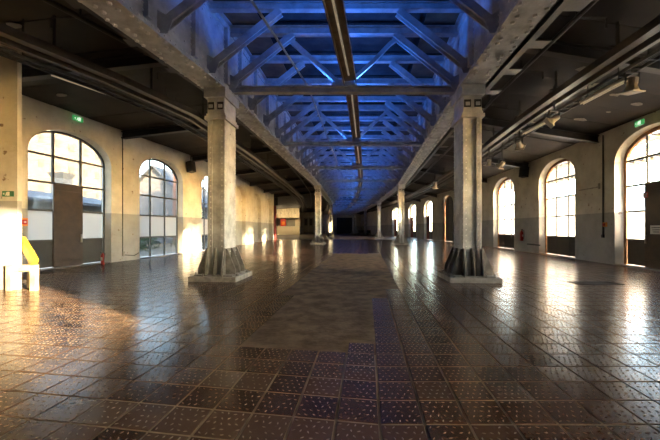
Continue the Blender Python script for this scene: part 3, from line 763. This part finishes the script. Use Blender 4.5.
for sd_, side in (('left', -1), ('right', 1)):
    rl = RL[sd_]; f = lambda y: lerp(rl, y)
    ysr = [1, 4, 7, 9.5, 12.4, 16, 20, 26, 32, 38, 45, 52, 60, 70, 80]
    # main rail: heavy flat conductor rail, hung on rods
    root = thing('hanging_rail', (f(8), 8, 5.95), 'heavy brown double rail hung on rods along the %s aisle' % sd_, 'rail')
    for dw, z, ww, hh in ((0, 6.02, .22, .20), (side * .30, 5.92, .12, .16)):
        q = MB()
        for a, b in zip(ysr, ysr[1:]): q.bar((f(a) + dw, a, z), (f(b) + dw, b, z), ww, hh)
        q.build('rail_bar', 'rail_brown', root)
    for y in [3, 5.5, 8, 10.5, 13, 16, 19, 23, 27, 31]:
        q = MB(); q.bar((f(y), y, 6.1), (f(y), y, 7.2), .05, .05); q.build('hanger_rod', 'iron_dark', root)
        q = MB(); q.bar((f(y) - .2, y, 6.14), (f(y) + side * .1 + .35 * (side > 0), y, 6.14), .06, .04, (0, 0, 1)); q.build('clamp', 'rail_brown', root)
    # cable tray outside it
    dw = side * .78
    root = thing('cable_tray', (f(8) + dw, 8, 5.78), 'dark ladder cable tray beside the %s hanging rail' % sd_, 'cable tray')
    for e in (-.16, .16):
        q = MB()
        for a, b in zip(ysr, ysr[1:]): q.bar((f(a) + dw + e, a, 5.82), (f(b) + dw + e, b, 5.82), .03, .09)
        q.build('tray_side', 'iron_dark', root)
    y = 3.0
    while y < 22:
        q = MB(); q.bar((f(y) + dw - .16, y, 5.80), (f(y) + dw + .16, y, 5.80), .03, .03); q.build('rung', 'iron_dark', root); y += .45
    for e in (-.08, 0.0, .07):
        q = MB(); q.tube([(f(y) + dw + e, y, 5.85 + .02 * math.sin(y)) for y in ysr], .028, 6); q.build('cable', 'black', root)
    for yy in (4, 8, 12, 16, 21, 27):
        q = MB(); q.bar((f(yy) + dw, yy, 5.85), (f(yy) + dw, yy, 7.0), .03, .03); q.build('hanger_rod', 'iron_dark', root)
    # pipes between the rail and the girder
    dp = -side * (1.15 if side < 0 else 1.3)
    root = thing('sprinkler_pipe', (f(8) + dp, 8, 6.55), 'dark service pipe near the %s girder, with drop hangers' % sd_, 'pipe')
    q = MB(); q.tube([(f(y) + dp, y, 6.6) for y in ysr], .06, 8); q.build('pipe_run', 'iron_dark', root)
    for yy in (5, 7.6, 10.2, 12.8, 15.4, 18, 22, 26):
        q = MB(); q.tube([(f(yy) + dp, yy, 6.6), (f(yy) + dp, yy, 7.25)], .025, 6); q.build('hanger_rod', 'iron_dark', root)
        q = MB(); q.tube([(f(yy) + dp, yy, 6.6), (f(yy) + dp + side * .7, yy, 6.6), (f(yy) + dp + side * .7, yy, 6.35)], .022, 6); q.build('drop_pipe', 'iron_dark', root)
# outer lattice / walkway beam by the right girder
root = thing('edge_beam', (gr(8) + .62, 8, 5.95), 'long brown edge beam just outside the right girder flange', 'beam')
q = MB()
for a, b in zip([2, 6, 10.1, 16, 24, 32, 42, 53], [6, 10.1, 16, 24, 32, 42, 53, 74]): q.ibeam((gr(a) + .66, a, 6.12), (gr(b) + .66, b, 6.12), .16, .22, .03)
q.build('beam_run', 'rail_brown', root)
for y in (5.2, 6.6, 8, 9.4, 10.8, 12.4, 14, 16, 18, 20):
    q = MB(); q.bar((gr(y) + .35, y, 6.22), (gr(y) + 1.3, y, 6.22), .34, .05); q.build('bracket_plate', 'rail_brown', root)
root = thing('edge_beam', (gl(8) - .62, 8, 5.95), 'long dark edge beam just outside the left girder flange', 'beam')
q = MB()
for a, b in zip([2, 6, 10.3, 16, 24, 32, 42, 54], [6, 10.3, 16, 24, 32, 42, 54, 75]): q.ibeam((gl(a) - .62, a, 6.16), (gl(b) - .62, b, 6.16), .14, .2, .03)
q.build('beam_run', 'iron_dark', root)
for y in (5.2, 6.6, 8, 9.4, 12.4, 14, 16, 18, 20):
    q = MB(); q.bar((gl(y) - .35, y, 6.26), (gl(y) - 1.1, y, 6.26), .3, .05); q.build('bracket_plate', 'iron_dark', root)

def strip_lamp(p, q_, label):
    p, q_ = V(p), V(q_); root = thing('strip_lamp', (p + q_) / 2, label, 'lamp', 'fluorescent strip lamps in the aisles')
    b = MB(); b.bar(p + V((0, 0, .06)), q_ + V((0, 0, .06)), .16, .06); b.build('housing', 'lamp_body', root)
    d = (q_ - p).normalized(); n = V((d.y, -d.x, 0)) * .045
    for s in (-1, 1):
        b = MB(); b.tube([p + n * s, q_ + n * s], .02, 8); b.build('lamp_tube', 'tube', root)
    for t in (.15, .85):
        b = MB(); r_ = p.lerp(q_, t); b.bar(r_ + V((0, 0, .08)), r_ + V((0, 0, .95)), .02, .02); b.build('hanger_rod', 'iron_dark', root)
def at(x, y, z=None, D=None):
    # a place seen at picture position x, y: at height z, or at distance D
    if D is None: D = (z - CAM_H) * 320 / (228.5 - y)
    return V(((x - 330) / 320 * D, D, CAM_H + (228.5 - y) * D / 320))
strip_lamp(at(52, 75, z=5.9), at(107, 94, z=5.9), 'cream twin-tube strip lamp under the left aisle ceiling, nearest')
strip_lamp(at(146, 109, z=5.9), at(180, 122, z=5.9), 'cream twin-tube strip lamp under the left aisle, just left of the near column')
strip_lamp(at(626, 81, z=5.5), at(582, 104, z=5.5), 'cream twin-tube strip lamp under the right aisle, nearest')
strip_lamp(at(549, 121, z=5.5), at(524, 134, z=5.5), 'cream twin-tube strip lamp under the right aisle, beyond the first')

def spot_lamp(x, y, z, label, s=1.0, tilt=0.5, az=0.6):
    p = at(x, y, z=z); root = thing('stage_spotlight', p, label, 'lamp', 'stage spotlights on the right rail')
    M = Matrix.Rotation(az, 3, 'Z') @ Matrix.Rotation(tilt, 3, 'X')
    b = MB(); b.lathe((0, 0, 0), [(.10 * s, .16 * s), (.12 * s, .14 * s), (.12 * s, -.05 * s), (.17 * s, -.16 * s), (.17 * s, -.24 * s)], 12)
    b.v = [tuple(p + M @ V(v_)) for v_ in b.v]; b.build('lamp_body', 'lamp_body', root)
    b = MB(); b.box((0, 0, -.21 * s), (.42 * s, .42 * s, .03)); b.v = [tuple(p + M @ V(v_)) for v_ in b.v]; b.build('colour_frame', 'lamp_body', root)
    b = MB(); b.bar(p + V((-.18 * s, 0, 0)), p + V((-.18 * s, 0, .3 * s)), .03, .04); b.bar(p + V((.18 * s, 0, 0)), p + V((.18 * s, 0, .3 * s)), .03, .04); b.bar(p + V((-.2 * s, 0, .3 * s)), p + V((.2 * s, 0, .3 * s)), .04, .03); b.build('yoke', 'iron_dark', root)
    b = MB(); b.bar(p + V((0, 0, .3 * s)), V((p.x, p.y, 6.4)), .05, .05); b.build('clamp', 'iron_dark', root)
spot_lamp(632, 84, 5.42, 'cream stage spotlight under the right rail, nearest the picture edge', 1.0, 0.15, 0.2)
spot_lamp(554, 119, 5.30, 'cream stage spotlight under the right rail, second from the picture edge', .9, .9, 1.2)
spot_lamp(519, 144, 5.4, 'cream stage spotlight right of the near right column, upper', .9, .8, -.9)
spot_lamp(502, 164, 5.0, 'cream stage spotlight right of the near right column, lower', .9, .9, .4)
spot_lamp(489, 162, 5.2, 'cream stage spotlight hard against the near right column', .9, .2, .2)
spot_lamp(435, 185, 5.4, 'small far spotlight left of the near right column', 1.3, .3, .2)

# ------------------------------------------------------------------ fittings on walls
def on_left(y_, z, off=0.0): return V((wl_(y_) + off, y_, z))
def on_right(y_, z, off=0.0): return V((wr_(y_) - off, y_, z))
def exit_sign(p, ang, label, w=.34, h=.17, mt='green_lit', icon='white_lit', two_faced=False):
    root = thing('exit_sign', p, label, 'sign'); M = Matrix.Rotation(ang, 3, 'Z')
    T = lambda a, b, c: V(p) + M @ V((a, b, c))
    b = MB(); b.box(T(0, 0, 0), (w, .05, h), M); b.build('sign_panel', mt, root)
    b = MB(); y = -.028   # running figure, doorway and arrow
    b.box(T(.13 * w, y, 0), (.22 * w, .006, .72 * h), M); 
    b.box(T(-.06 * w, y, .22 * h), (.06 * w, .006, .14 * h), M)
    b.prism([T(-.10 * w, y, .14 * h), T(.0 * w, y, .14 * h), T(-.05 * w, y, -.1 * h), T(-.12 * w, y, -.1 * h)], M @ V((0, .006, 0)))
    b.prism([T(-.12 * w, y, -.1 * h), T(-.07 * w, y, -.1 * h), T(-.16 * w, y, -.36 * h), T(-.2 * w, y, -.36 * h)], M @ V((0, .006, 0)))
    b.prism([T(-.07 * w, y, -.1 * h), T(-.03 * w, y, -.1 * h), T(.01 * w, y, -.36 * h), T(-.04 * w, y, -.36 * h)], M @ V((0, .006, 0)))
    b.prism([T(-.40 * w, y, 0), T(-.28 * w, y, .22 * h), T(-.28 * w, y, -.22 * h)], M @ V((0, .006, 0)))
    b.build('pictogram', icon, root)
AL = -math.atan2(0.2, 1)
exit_sign(at(75.5, 119, D=13.3) + V((.1, 0, 0)), math.pi / 2 + AL, 'small green exit sign above the left door arch', .42, .2)
exit_sign(at(646, 123, D=12.0) + V((-.25, 0, 0)), -math.pi / 2 - .11, 'small green exit sign above the right door arch', .38, .19)

# partition wall at the left edge, with sign
q = MB(); q.bb((-12.2, 8.35, 0), (-8.16, 8.47, 6.62)); 
part = q.build('wall_partition', 'wall', kind='structure'); part['label'] = 'cream and grey partition wall end at the left picture edge'
q = MB(); q.bb((-12.2, 8.325, 3.62), (-8.135, 8.35, 3.66)); q.build('string_course', 'wall', part)
exit_sign(V((-8.36, 8.31, 2.5)), 0, 'green running-man exit sign on the partition wall', .26, .14, 'green_sign', 'sign_white')
# alarm box on the left wall next to it
p = at(21.5, 222, D=11.35) + V((.06, 0, 0))
root = thing('alarm_box', p, 'orange framed red fire alarm box on the left wall', 'alarm box')
M = Matrix.Rotation(math.pi / 2 + AL, 3, 'Z')
b = MB(); b.box(p, (.26, .06, .28), M); b.build('back_plate', 'orange', root)
b = MB(); b.box(p + M @ V((0, -.05, 0)), (.15, .06, .17), M); b.build('call_point', 'red', root)
b = MB(); b.box(p + M @ V((0, -.085, 0)), (.06, .02, .06), M); b.build('button', 'sign_white', root)
# yellow hand rail with its cream timber stand
root = thing('stair_guard', (-8.0, 8.4, 0), 'yellow sloping rail on a cream timber stand beside the partition', 'railing')
b = MB(); b.bar((-8.30, 8.62, 1.28), (-7.62, 8.27, .70), .10, .24); b.build('sloping_rail', 'yellow', root)
b = MB(); b.box((-7.95, 8.27, .58), (.75, .12, .16)); b.build('cross_piece', 'cream_wood', root)
b = MB(); b.box((-7.64, 8.27, .25), (.13, .12, .50)); b.build('post', 'cream_wood', root)
b = MB(); b.box((-8.26, 8.27, .25), (.13, .12, .50)); b.build('post', 'cream_wood', root)
b = MB(); b.box((-8.05, 8.62, .5), (.10, .10, 1.0)); b.box((-8.05, 8.62, .2), (.12, .12, .4)); b.build('back_post', 'cream_wood', root)
# fire extinguishers
def extinguisher(p, label, s=1.0):
    root = thing('fire_extinguisher', p, label, 'extinguisher'); p = V(p)
    b = MB(); b.lathe(p, [(.075 * s, 0), (.085 * s, .02), (.085 * s, .46 * s), (.06 * s, .54 * s), (.028 * s, .57 * s), (.028 * s, .61 * s)], 14); b.build('cylinder', 'red', root, smooth=True)
    b = MB(); b.box(p + V((0, -.03, .64 * s)), (.05, .16, .05)); b.build('valve_handle', 'black', root)
    b = MB(); b.tube([p + V((.03, 0, .62 * s)), p + V((.13 * s, -.02, .58 * s)), p + V((.12 * s, -.04, .3 * s)), p + V((.1 * s, -.04, .1 * s))], .014, 6); b.build('hose', 'black', root)
    b = MB(); b.box(p + V((.0, -.088 * s, .3 * s)), (.07, .006, .14)); b.build('label_plate', 'sign_white', root)
extinguisher((-10.12, 14.25, 0), 'red fire extinguisher on the floor beside the left door window', .85)
extinguisher((wr_(22.1) - .18, 22.1, 0.75), 'red fire extinguisher on the right wall behind the near right column', 1.2)
extinguisher((wr_(55.5) - .35, 55.5, 0), 'small red fire extinguisher between the far red doorways', 1.8)
# conduits
def conduit(pts, label, r=.022):
    b = MB(); b.tube(pts, r, 6); return tag(b.build('wall_conduit', 'iron_dark'), label, 'conduit')
y_ = 15.65; conduit([on_left(y_, 6.2, .03), on_left(y_, .32, .03), on_left(y_ + .1, .3, .03), on_left(y_ + .7, .22, .03), on_left(y_ + 1.0, .34, .03)], 'thin conduit down the pier between the two left windows')
b = MB(); b.box(on_left(y_ + .02, .36, .05), (.06, .12, .22)); tag(b.build('socket_box', 'base_plate'), 'small socket box at the foot of the left conduit', 'socket')
y_ = 11.25; conduit([on_left(y_, 6.2, .03), on_left(y_, 2.0, .03)], 'thin conduit above the orange alarm box')
y_ = 14.75; conduit([on_right(y_, 5.9, .04), on_right(y_, 1.2, .04)], 'dark conduit down the right wall near the door', .035)
b = MB(); b.box(on_right(y_, 1.25, .05), (.07, .1, .14)); tag(b.build('switch_box', 'iron_dark'), 'small dark switch box at the foot of the right conduit', 'switch')
p = on_right(14.6, 1.78, .06); root = thing('alarm_box', p, 'small orange fire alarm box beside the right conduit', 'alarm box')
b = MB(); b.box(p, (.07, .16, .2)); b.build('back_plate', 'orange', root)
b = MB(); b.box(p + V((-.05, 0, 0)), (.05, .1, .11)); b.build('call_point', 'red', root)
b = MB(); b.bar(on_right(15.0, 3.55, .04), on_right(16.4, 3.55, .04), .04, .05); b.bar(on_right(15.0, 3.45, .04), on_right(15.0, 3.72, .04), .05, .08); tag(b.build('cable_duct', 'base_plate'), 'short cable duct on the right wall between two windows', 'duct')
for i, (ya, yb) in enumerate(((20.05, 21.6),)):
    b = MB(); b.bar(on_right(ya, .55, .06), on_right(yb, .55, .06), .06, .08); tag(b.build('buffer_rail', 'iron_dark'), 'low dark buffer rail on the right wall pier', 'rail')
# notices on the right door
Prd, Lrd, drd, nrd = seg_frame((wr_(9.1), 9.1), (wr_(15.15), 15.15), 1)
def notice(u, z, w, h, mt, label, ink):
    p = Prd(u, .27, z); root = thing('notice_sheet', p, label, 'sign')
    b = MB(); b.prism([Prd(u - w / 2, .27, z - h / 2), Prd(u + w / 2, .27, z - h / 2), Prd(u + w / 2, .27, z + h / 2), Prd(u - w / 2, .27, z + h / 2)], nrd * .012); b.build('sheet', mt, root)
    for i in range(3):
        b = MB(); zz = z + h * (.25 - .25 * i); ww = w * (.38 - .06 * i)
        b.prism([Prd(u - ww, .262, zz - h * .06), Prd(u + ww, .262, zz - h * .06), Prd(u + ww, .262, zz + h * .06), Prd(u - ww, .262, zz + h * .06)], nrd * .004); b.build('print_line', ink, root)
UCd = Lrd / 2
notice(UCd + .30, 1.55, .52, .34, 'sign_white', 'white printed notice on the dark right door', 'base_plate')
notice(UCd + .78, 2.95, .22, .22, 'red', 'small red sign on the right door window', 'sign_white')
# loudspeakers on the piers
def speaker(p, ang, label):
    p = V(p); root = thing('wall_speaker', p, label, 'speaker', 'black speakers on the piers'); M = Matrix.Rotation(ang, 3, 'Z') @ Matrix.Rotation(-.15, 3, 'X')
    b = MB(); b.box(p, (.42, .38, .68), M); b.build('cabinet', 'black', root)
    b = MB(); b.box(p + M @ V((0, -.195, 0)), (.36, .02, .6), M); b.build('grille', 'panel_dark', root)
    b = MB(); b.bar(p + V((0, 0, .3)), p + V((0, 0, .75)), .05, .05); b.build('bracket', 'iron_dark', root)
speaker(at(191, 167, D=20.4), 1.3, 'black speaker hung below the left cross beam')
speaker(at(524, 172, D=21.2), -1.2, 'black speaker hung below the right cross beam')

# ------------------------------------------------------------------ far end fittings
# counter, hanging curtain, red display
root = thing('bar_counter', (-12, 82, 0), 'long cream bar counter at the far left', 'counter')
BY = 82.0
p0, p1 = at(277, 233, D=BY), at(299.5, 233, D=BY)
root.location = (p0.x, BY, 0)
b = MB(); b.bb((p0.x, BY, 0), (p1.x, BY + 1, 2.1)); b.build('counter_front', 'counter', root)
b = MB(); b.bb((p0.x - .1, BY - .1, 2.1), (p1.x + .1, BY + 1.2, 2.2)); b.build('counter_top', 'white', root)
root = thing('back_bar', (p0.x + 2, BY + 1.8, 0), 'back bar with grey shelf and cream cabinet behind the far counter', 'shelf')
b = MB(); b.bb((p1.x - 1.3, BY + 1.6, 0), (p1.x, BY + 2, 4.2)); b.build('side_cabinet', 'counter', root)
b = MB(); b.bb((p0.x + 2.0, BY + 1.6, 0), (p1.x - 1.35, BY + 2, 4.0)); b.build('back_shelf', 'grey_door', root)
root = thing('stage_curtain', (p0.x, BY - .5, 4.3), 'beige curtain hanging above the far bar counter', 'curtain')
b = MB(); n = 40
for i in range(n):
    xa = p0.x + (p1.x - p0.x) * i / n; xb = p0.x + (p1.x - p0.x) * (i + 1) / n
    ya = BY - .5 + .08 * math.sin(i * 1.4); yb = BY - .5 + .08 * math.sin((i + 1) * 1.4)
    b.add([(xa, ya, 4.3), (xb, yb, 4.3), (xb, yb, 8.2), (xa, ya, 8.2), (xa, ya + .03, 4.3), (xb, yb + .03, 4.3), (xb, yb + .03, 8.2), (xa, ya + .03, 8.2)], [(0, 1, 2, 3), (7, 6, 5, 4), (0, 4, 5, 1)])
b.build('cloth', 'curtain', root)
b = MB(); b.tube([(p0.x - .1, BY - .5, 8.22), (p1.x + .1, BY - .5, 8.22)], .05, 6); b.build('curtain_rod', 'iron_dark', root)
xx = at(283, 226, D=BY).x
root = thing('display_cabinet', (xx, BY + .5, 2.2), 'red drinks display on the far bar counter', 'display')
b = MB(); b.bb((xx - .7, BY + .3, 2.2), (xx + .7, BY + .8, 4.2)); b.build('cabinet', 'red', root)
b = MB(); b.bb((xx - .4, BY + .25, 2.6), (xx + .4, BY + .3, 3.4)); b.build('front_panel', 'orange', root)
root = thing('red_drape', (at(274.5, 233, D=47.4).x, 47.4, 0), 'narrow dark red drape left of the far bar', 'curtain')
xx = at(274.5, 233, D=47.4).x; b = MB()
for i in range(6): b.tube([(xx - .35 + i * .1, 47.4 + .06 * (i % 2), 0), (xx - .35 + i * .1, 47.4 + .06 * (i % 2), 5.0)], .09, 8)
b.build('cloth', 'maroon', root)
b = MB(); b.bb((xx - .5, 47.25, 5.0), (xx + .5, 47.6, 7.2)); b.build('head_panel', 'iron_dark', root)
# unseen pendant lamps added to brighten the far bar
for i, px in enumerate((281, 295)):
    p = at(px, 206, D=BY - 2.5); p.z = 5.2
    root = thing('added_pendant', p, 'added unseen warm pendant lamp over the far bar, %s' % ('left one' if i == 0 else 'right one'), 'lamp', 'added pendants over the bar')
    b = MB(); b.lathe(p, [(.22, 0), (.2, .08), (.06, .25), (.03, .3)], 12); b.build('lamp_shade', 'lamp_body', root)
    b = MB(); b.bar(p + V((0, 0, .3)), p + V((0, 0, 1.6)), .02, .02); b.build('cord', 'black', root)
    ld = bpy.data.lights.new('added_pendant_light', 'POINT'); ld.color = (1.0, 0.75, 0.42); ld.energy = 260; ld.shadow_soft_size = .5
    lo = bpy.data.objects.new('added_pendant_light', ld); COL.objects.link(lo); lo.parent = root; lo.location = (0, 0, -.15)
# grey double doors on the end wall
root = thing('door_1', (-7.2, YEND, 0), 'grey double doors in the far left of the end wall', None, None, 'structure')
for x0 in (-8.6, -7.0):
    b = MB(); b.bb((x0, YEND - .1, 0), (x0 + 1.5, YEND - .02, 5.2)); lf = b.build('door_leaf', 'grey_door', root)
    b = MB(); b.bb((x0 + .3, YEND - .13, 2.6), (x0 + 1.2, YEND - .1, 4.7)); b.build('door_glass', 'panel_dark', lf)
b = MB(); b.bb((-8.8, YEND - .12, 5.2), (-5.3, YEND - .02, 5.5)); b.build('door_head', 'white', root)
b = MB(); b.bb((0.5, YEND - .25, 6.2), (9.6, YEND - .02, 6.7)); o = b.build('trim_1', 'wall', kind='structure')
b = MB(); b.bb((OX0 + .2, YEND + .5, 0), (OX1 - .2, YEND + .6, 5.2)); o = b.build('stage_backdrop', 'panel_dark'); tag(o, 'dark backdrop closing the opening in the end wall', 'backdrop')
# sofas / benches in the dark far right
for i, (xx, yy) in enumerate(((8.6, 88), (9.4, 80))):
    root = thing('dark_bench', (xx, yy, 0), 'low dark bench by the far right wall, %s' % ('farther' if i == 0 else 'nearer'), 'bench', 'far benches')
    b = MB(); b.box((xx, yy, .45), (1.6, .7, .12)); b.build('seat', 'panel_dark', root)
    b = MB(); b.box((xx, yy + .33, .8), (1.6, .1, .7)); b.build('backrest', 'panel_dark', root)
    for sx in (-.7, .7):
        b = MB(); b.box((xx + sx, yy, .2), (.08, .6, .4)); b.build('leg', 'panel_dark', root)

# ------------------------------------------------------------------ outside
g = MB(); g.bb((-160, -120, -.6), (160, 220, -.32)); o = g.build('ground', 'asphalt', kind='structure'); o['label'] = 'grey yard outside the hall'
# cream facade opposite the left windows
root = thing('apartment_building', (-46, 48, -.3), 'pale cream facade with small windows seen through the left door window', 'building')
b = MB(); b.bb((-56, 25, -.3), (-45, 64, 24)); b.build('wall', 'facade', root)
for zz in (3.2, 7.2, 11.2, 15.0, 19):
    for yy in range(28, 62, 3):
        b = MB(); b.bb((-45.02, yy + (.4 if (yy // 3) % 3 else 0), zz), (-44.94, yy + 1.3, zz + 1.2)); wnd = b.build('window', 'facade_glass', root)
b = MB(); b.bb((-45.25, 25, 13.2), (-44.9, 64, 13.6)); b.build('cornice', 'facade', root)
# vent stack with flared cap and the low shed in front of it
pv = at(62, 184, D=29)
root = thing('vent_stack', (pv.x, pv.y, -.3), 'pale grey vent stack with flared cap behind the left door', 'vent')
b = MB(); b.bb((pv.x - .55, pv.y - .55, -.3), (pv.x + .55, pv.y + .55, pv.z + .45)); b.build('shaft', 'vent_zinc', root)
b = MB(); z0 = pv.z + .45
b.add([(pv.x - .5, pv.y - .5, z0), (pv.x + .5, pv.y - .5, z0), (pv.x + .5, pv.y + .5, z0), (pv.x - .5, pv.y + .5, z0), (pv.x - .75, pv.y - .75, z0 + .5), (pv.x + .75, pv.y - .75, z0 + .5), (pv.x + .75, pv.y + .75, z0 + .5), (pv.x - .75, pv.y + .75, z0 + .5)],
      [(0, 1, 2, 3), (4, 5, 6, 7), (0, 1, 5, 4), (1, 2, 6, 5), (2, 3, 7, 6), (3, 0, 4, 7)]); b.build('flared_cap', 'vent_zinc', root)
for nm, x0, x1, y0, y1, ze, zr, lab in (('garden_shed', -23, -17.5, 17, 27, 3.4, 4.1, 'low shed with grey roof seen through the left door window'),
                                   ('slate_house', -23, -15.5, 35, 46, 4.2, 8.4, 'slate-roofed house seen through the second left window')):
    root = thing(nm, ((x0 + x1) / 2, y0, 0), lab, 'building')
    b = MB(); b.bb((x0, y0, -.3), (x1, y1, ze)); b.build('wall', 'shed_wall', root)
    b = MB(); b.prism([V(((x0 + x1) / 2 - .0, y0 - .4, zr)), V((x1 + .5, y0 - .4, ze - .1)), V((x1 + .5, y1 + .4, ze - .1)), V(((x0 + x1) / 2, y1 + .4, zr))], (0, 0, .18)); b.build('roof', 'slate', root)
    b = MB(); b.prism([V(((x0 + x1) / 2 - .0, y0 - .4, zr)), V((x0 - .5, y0 - .4, ze - .1)), V((x0 - .5, y1 + .4, ze - .1)), V(((x0 + x1) / 2, y1 + .4, zr))], (0, 0, .18)); b.build('roof', 'slate', root)
    b = MB(); b.prism([V((x0, y0 + .05, ze)), V((x1, y0 + .05, ze)), V(((x0 + x1) / 2, y0 + .05, zr - .1))], (0, .1, 0)); b.build('gable', 'shed_wall', root)
    for k in range(4):
        yy = y0 + 1 + k * (y1 - y0 - 2) / 4
        b = MB(); b.bb((x1 - .02, yy, 1.2), (x1 + .05, yy + 1.1, 2.8)); wd = b.build('window', 'facade_glass', root)
        b = MB(); b.bb((x1 + .05, yy + .5, 1.2), (x1 + .08, yy + .58, 2.8)); b.build('glazing_bar', 'white', wd)
b = MB(); b.bb((-16.4, 33.5, -.3), (-15.4, 34.5, 8.6)); root = tag(b.build('brick_chimney', 'brick_red'), 'reddish chimney at the right of the second left window view', 'chimney')
b = MB(); b.bb((-16.5, 33.4, 8.6), (-15.3, 34.6, 8.8)); b.build('chimney_cap', 'zinc', root)
rnd = random.Random(3)
for i, (bx_, by_) in enumerate(((-13.6, 22.5), (-14.4, 25.4), (-13.4, 28.6))):
    root = thing('hedge_bush', (bx_, by_, -.3), 'low green bush outside the second left window, %s' % ORD[i], 'bush', 'bushes outside')
    b = MB()
    for k in range(260):
        a = rnd.uniform(0, 6.28); r = math.sqrt(rnd.random()) * .8; z = rnd.uniform(0, 1.2) * (1 - .4 * r)
        c = V((bx_ + r * math.cos(a), by_ + r * math.sin(a), z)); u = V((rnd.uniform(-1, 1), rnd.uniform(-1, 1), rnd.uniform(-1, 1))).normalized() * .09; w_ = u.orthogonal().normalized() * .04
        b.add([c - u, c + w_, c + u, c - w_], [(0, 1, 2, 3)])
    b.build('foliage', 'bush', root); b = MB(); b.tube([(bx_, by_, -.3), (bx_, by_, .5)], .05, 6); b.build('stem', 'brick_red', root)
# glazed canopy outside the right windows
root = thing('glazed_canopy', (15, 14, 5.4), 'glazed canopy with timber purlins outside the right windows', 'canopy')
y = 4.0
while y < 34:
    x = wr_(y) + .6; b = MB(); b.bar((x, y, 6.3), (x + 5.0, y - .55, 5.65), .16, .14); b.build('rafter', 'iron_dark', root); y += .62
for dx, z in ((2.2, 5.95), (4.9, 5.62)):
    b = MB()
    for a, c in ((4, 9), (9, 15), (15, 21.6), (21.6, 28), (28, 34)): b.bar((wr_(a) + .6 + dx, a, z), (wr_(c) + .6 + dx, c, z), .16, .26)
    b.build('purlin', 'canopy_wood', root)
for y in (6, 15, 24, 33):
    b = MB(); b.bar((wr_(y) + 5.4, y, -.3), (wr_(y) + 5.4, y, 5.6), .14, .14); b.build('post', 'canopy_wood', root)
root = thing('office_block', (60, 45, -.3), 'pale glass-fronted block across the yard on the right', 'building')
b = MB(); b.bb((52, 20, -.3), (64, 95, 9)); b.build('wall', 'white', root)
for k in range(24):
    for zz in (1.2, 5.2):
        b = MB(); b.bb((51.93, 21 + k * 3, zz), (52.02, 23 + k * 3, zz + 2.2)); b.build('window', 'facade_glass', root)
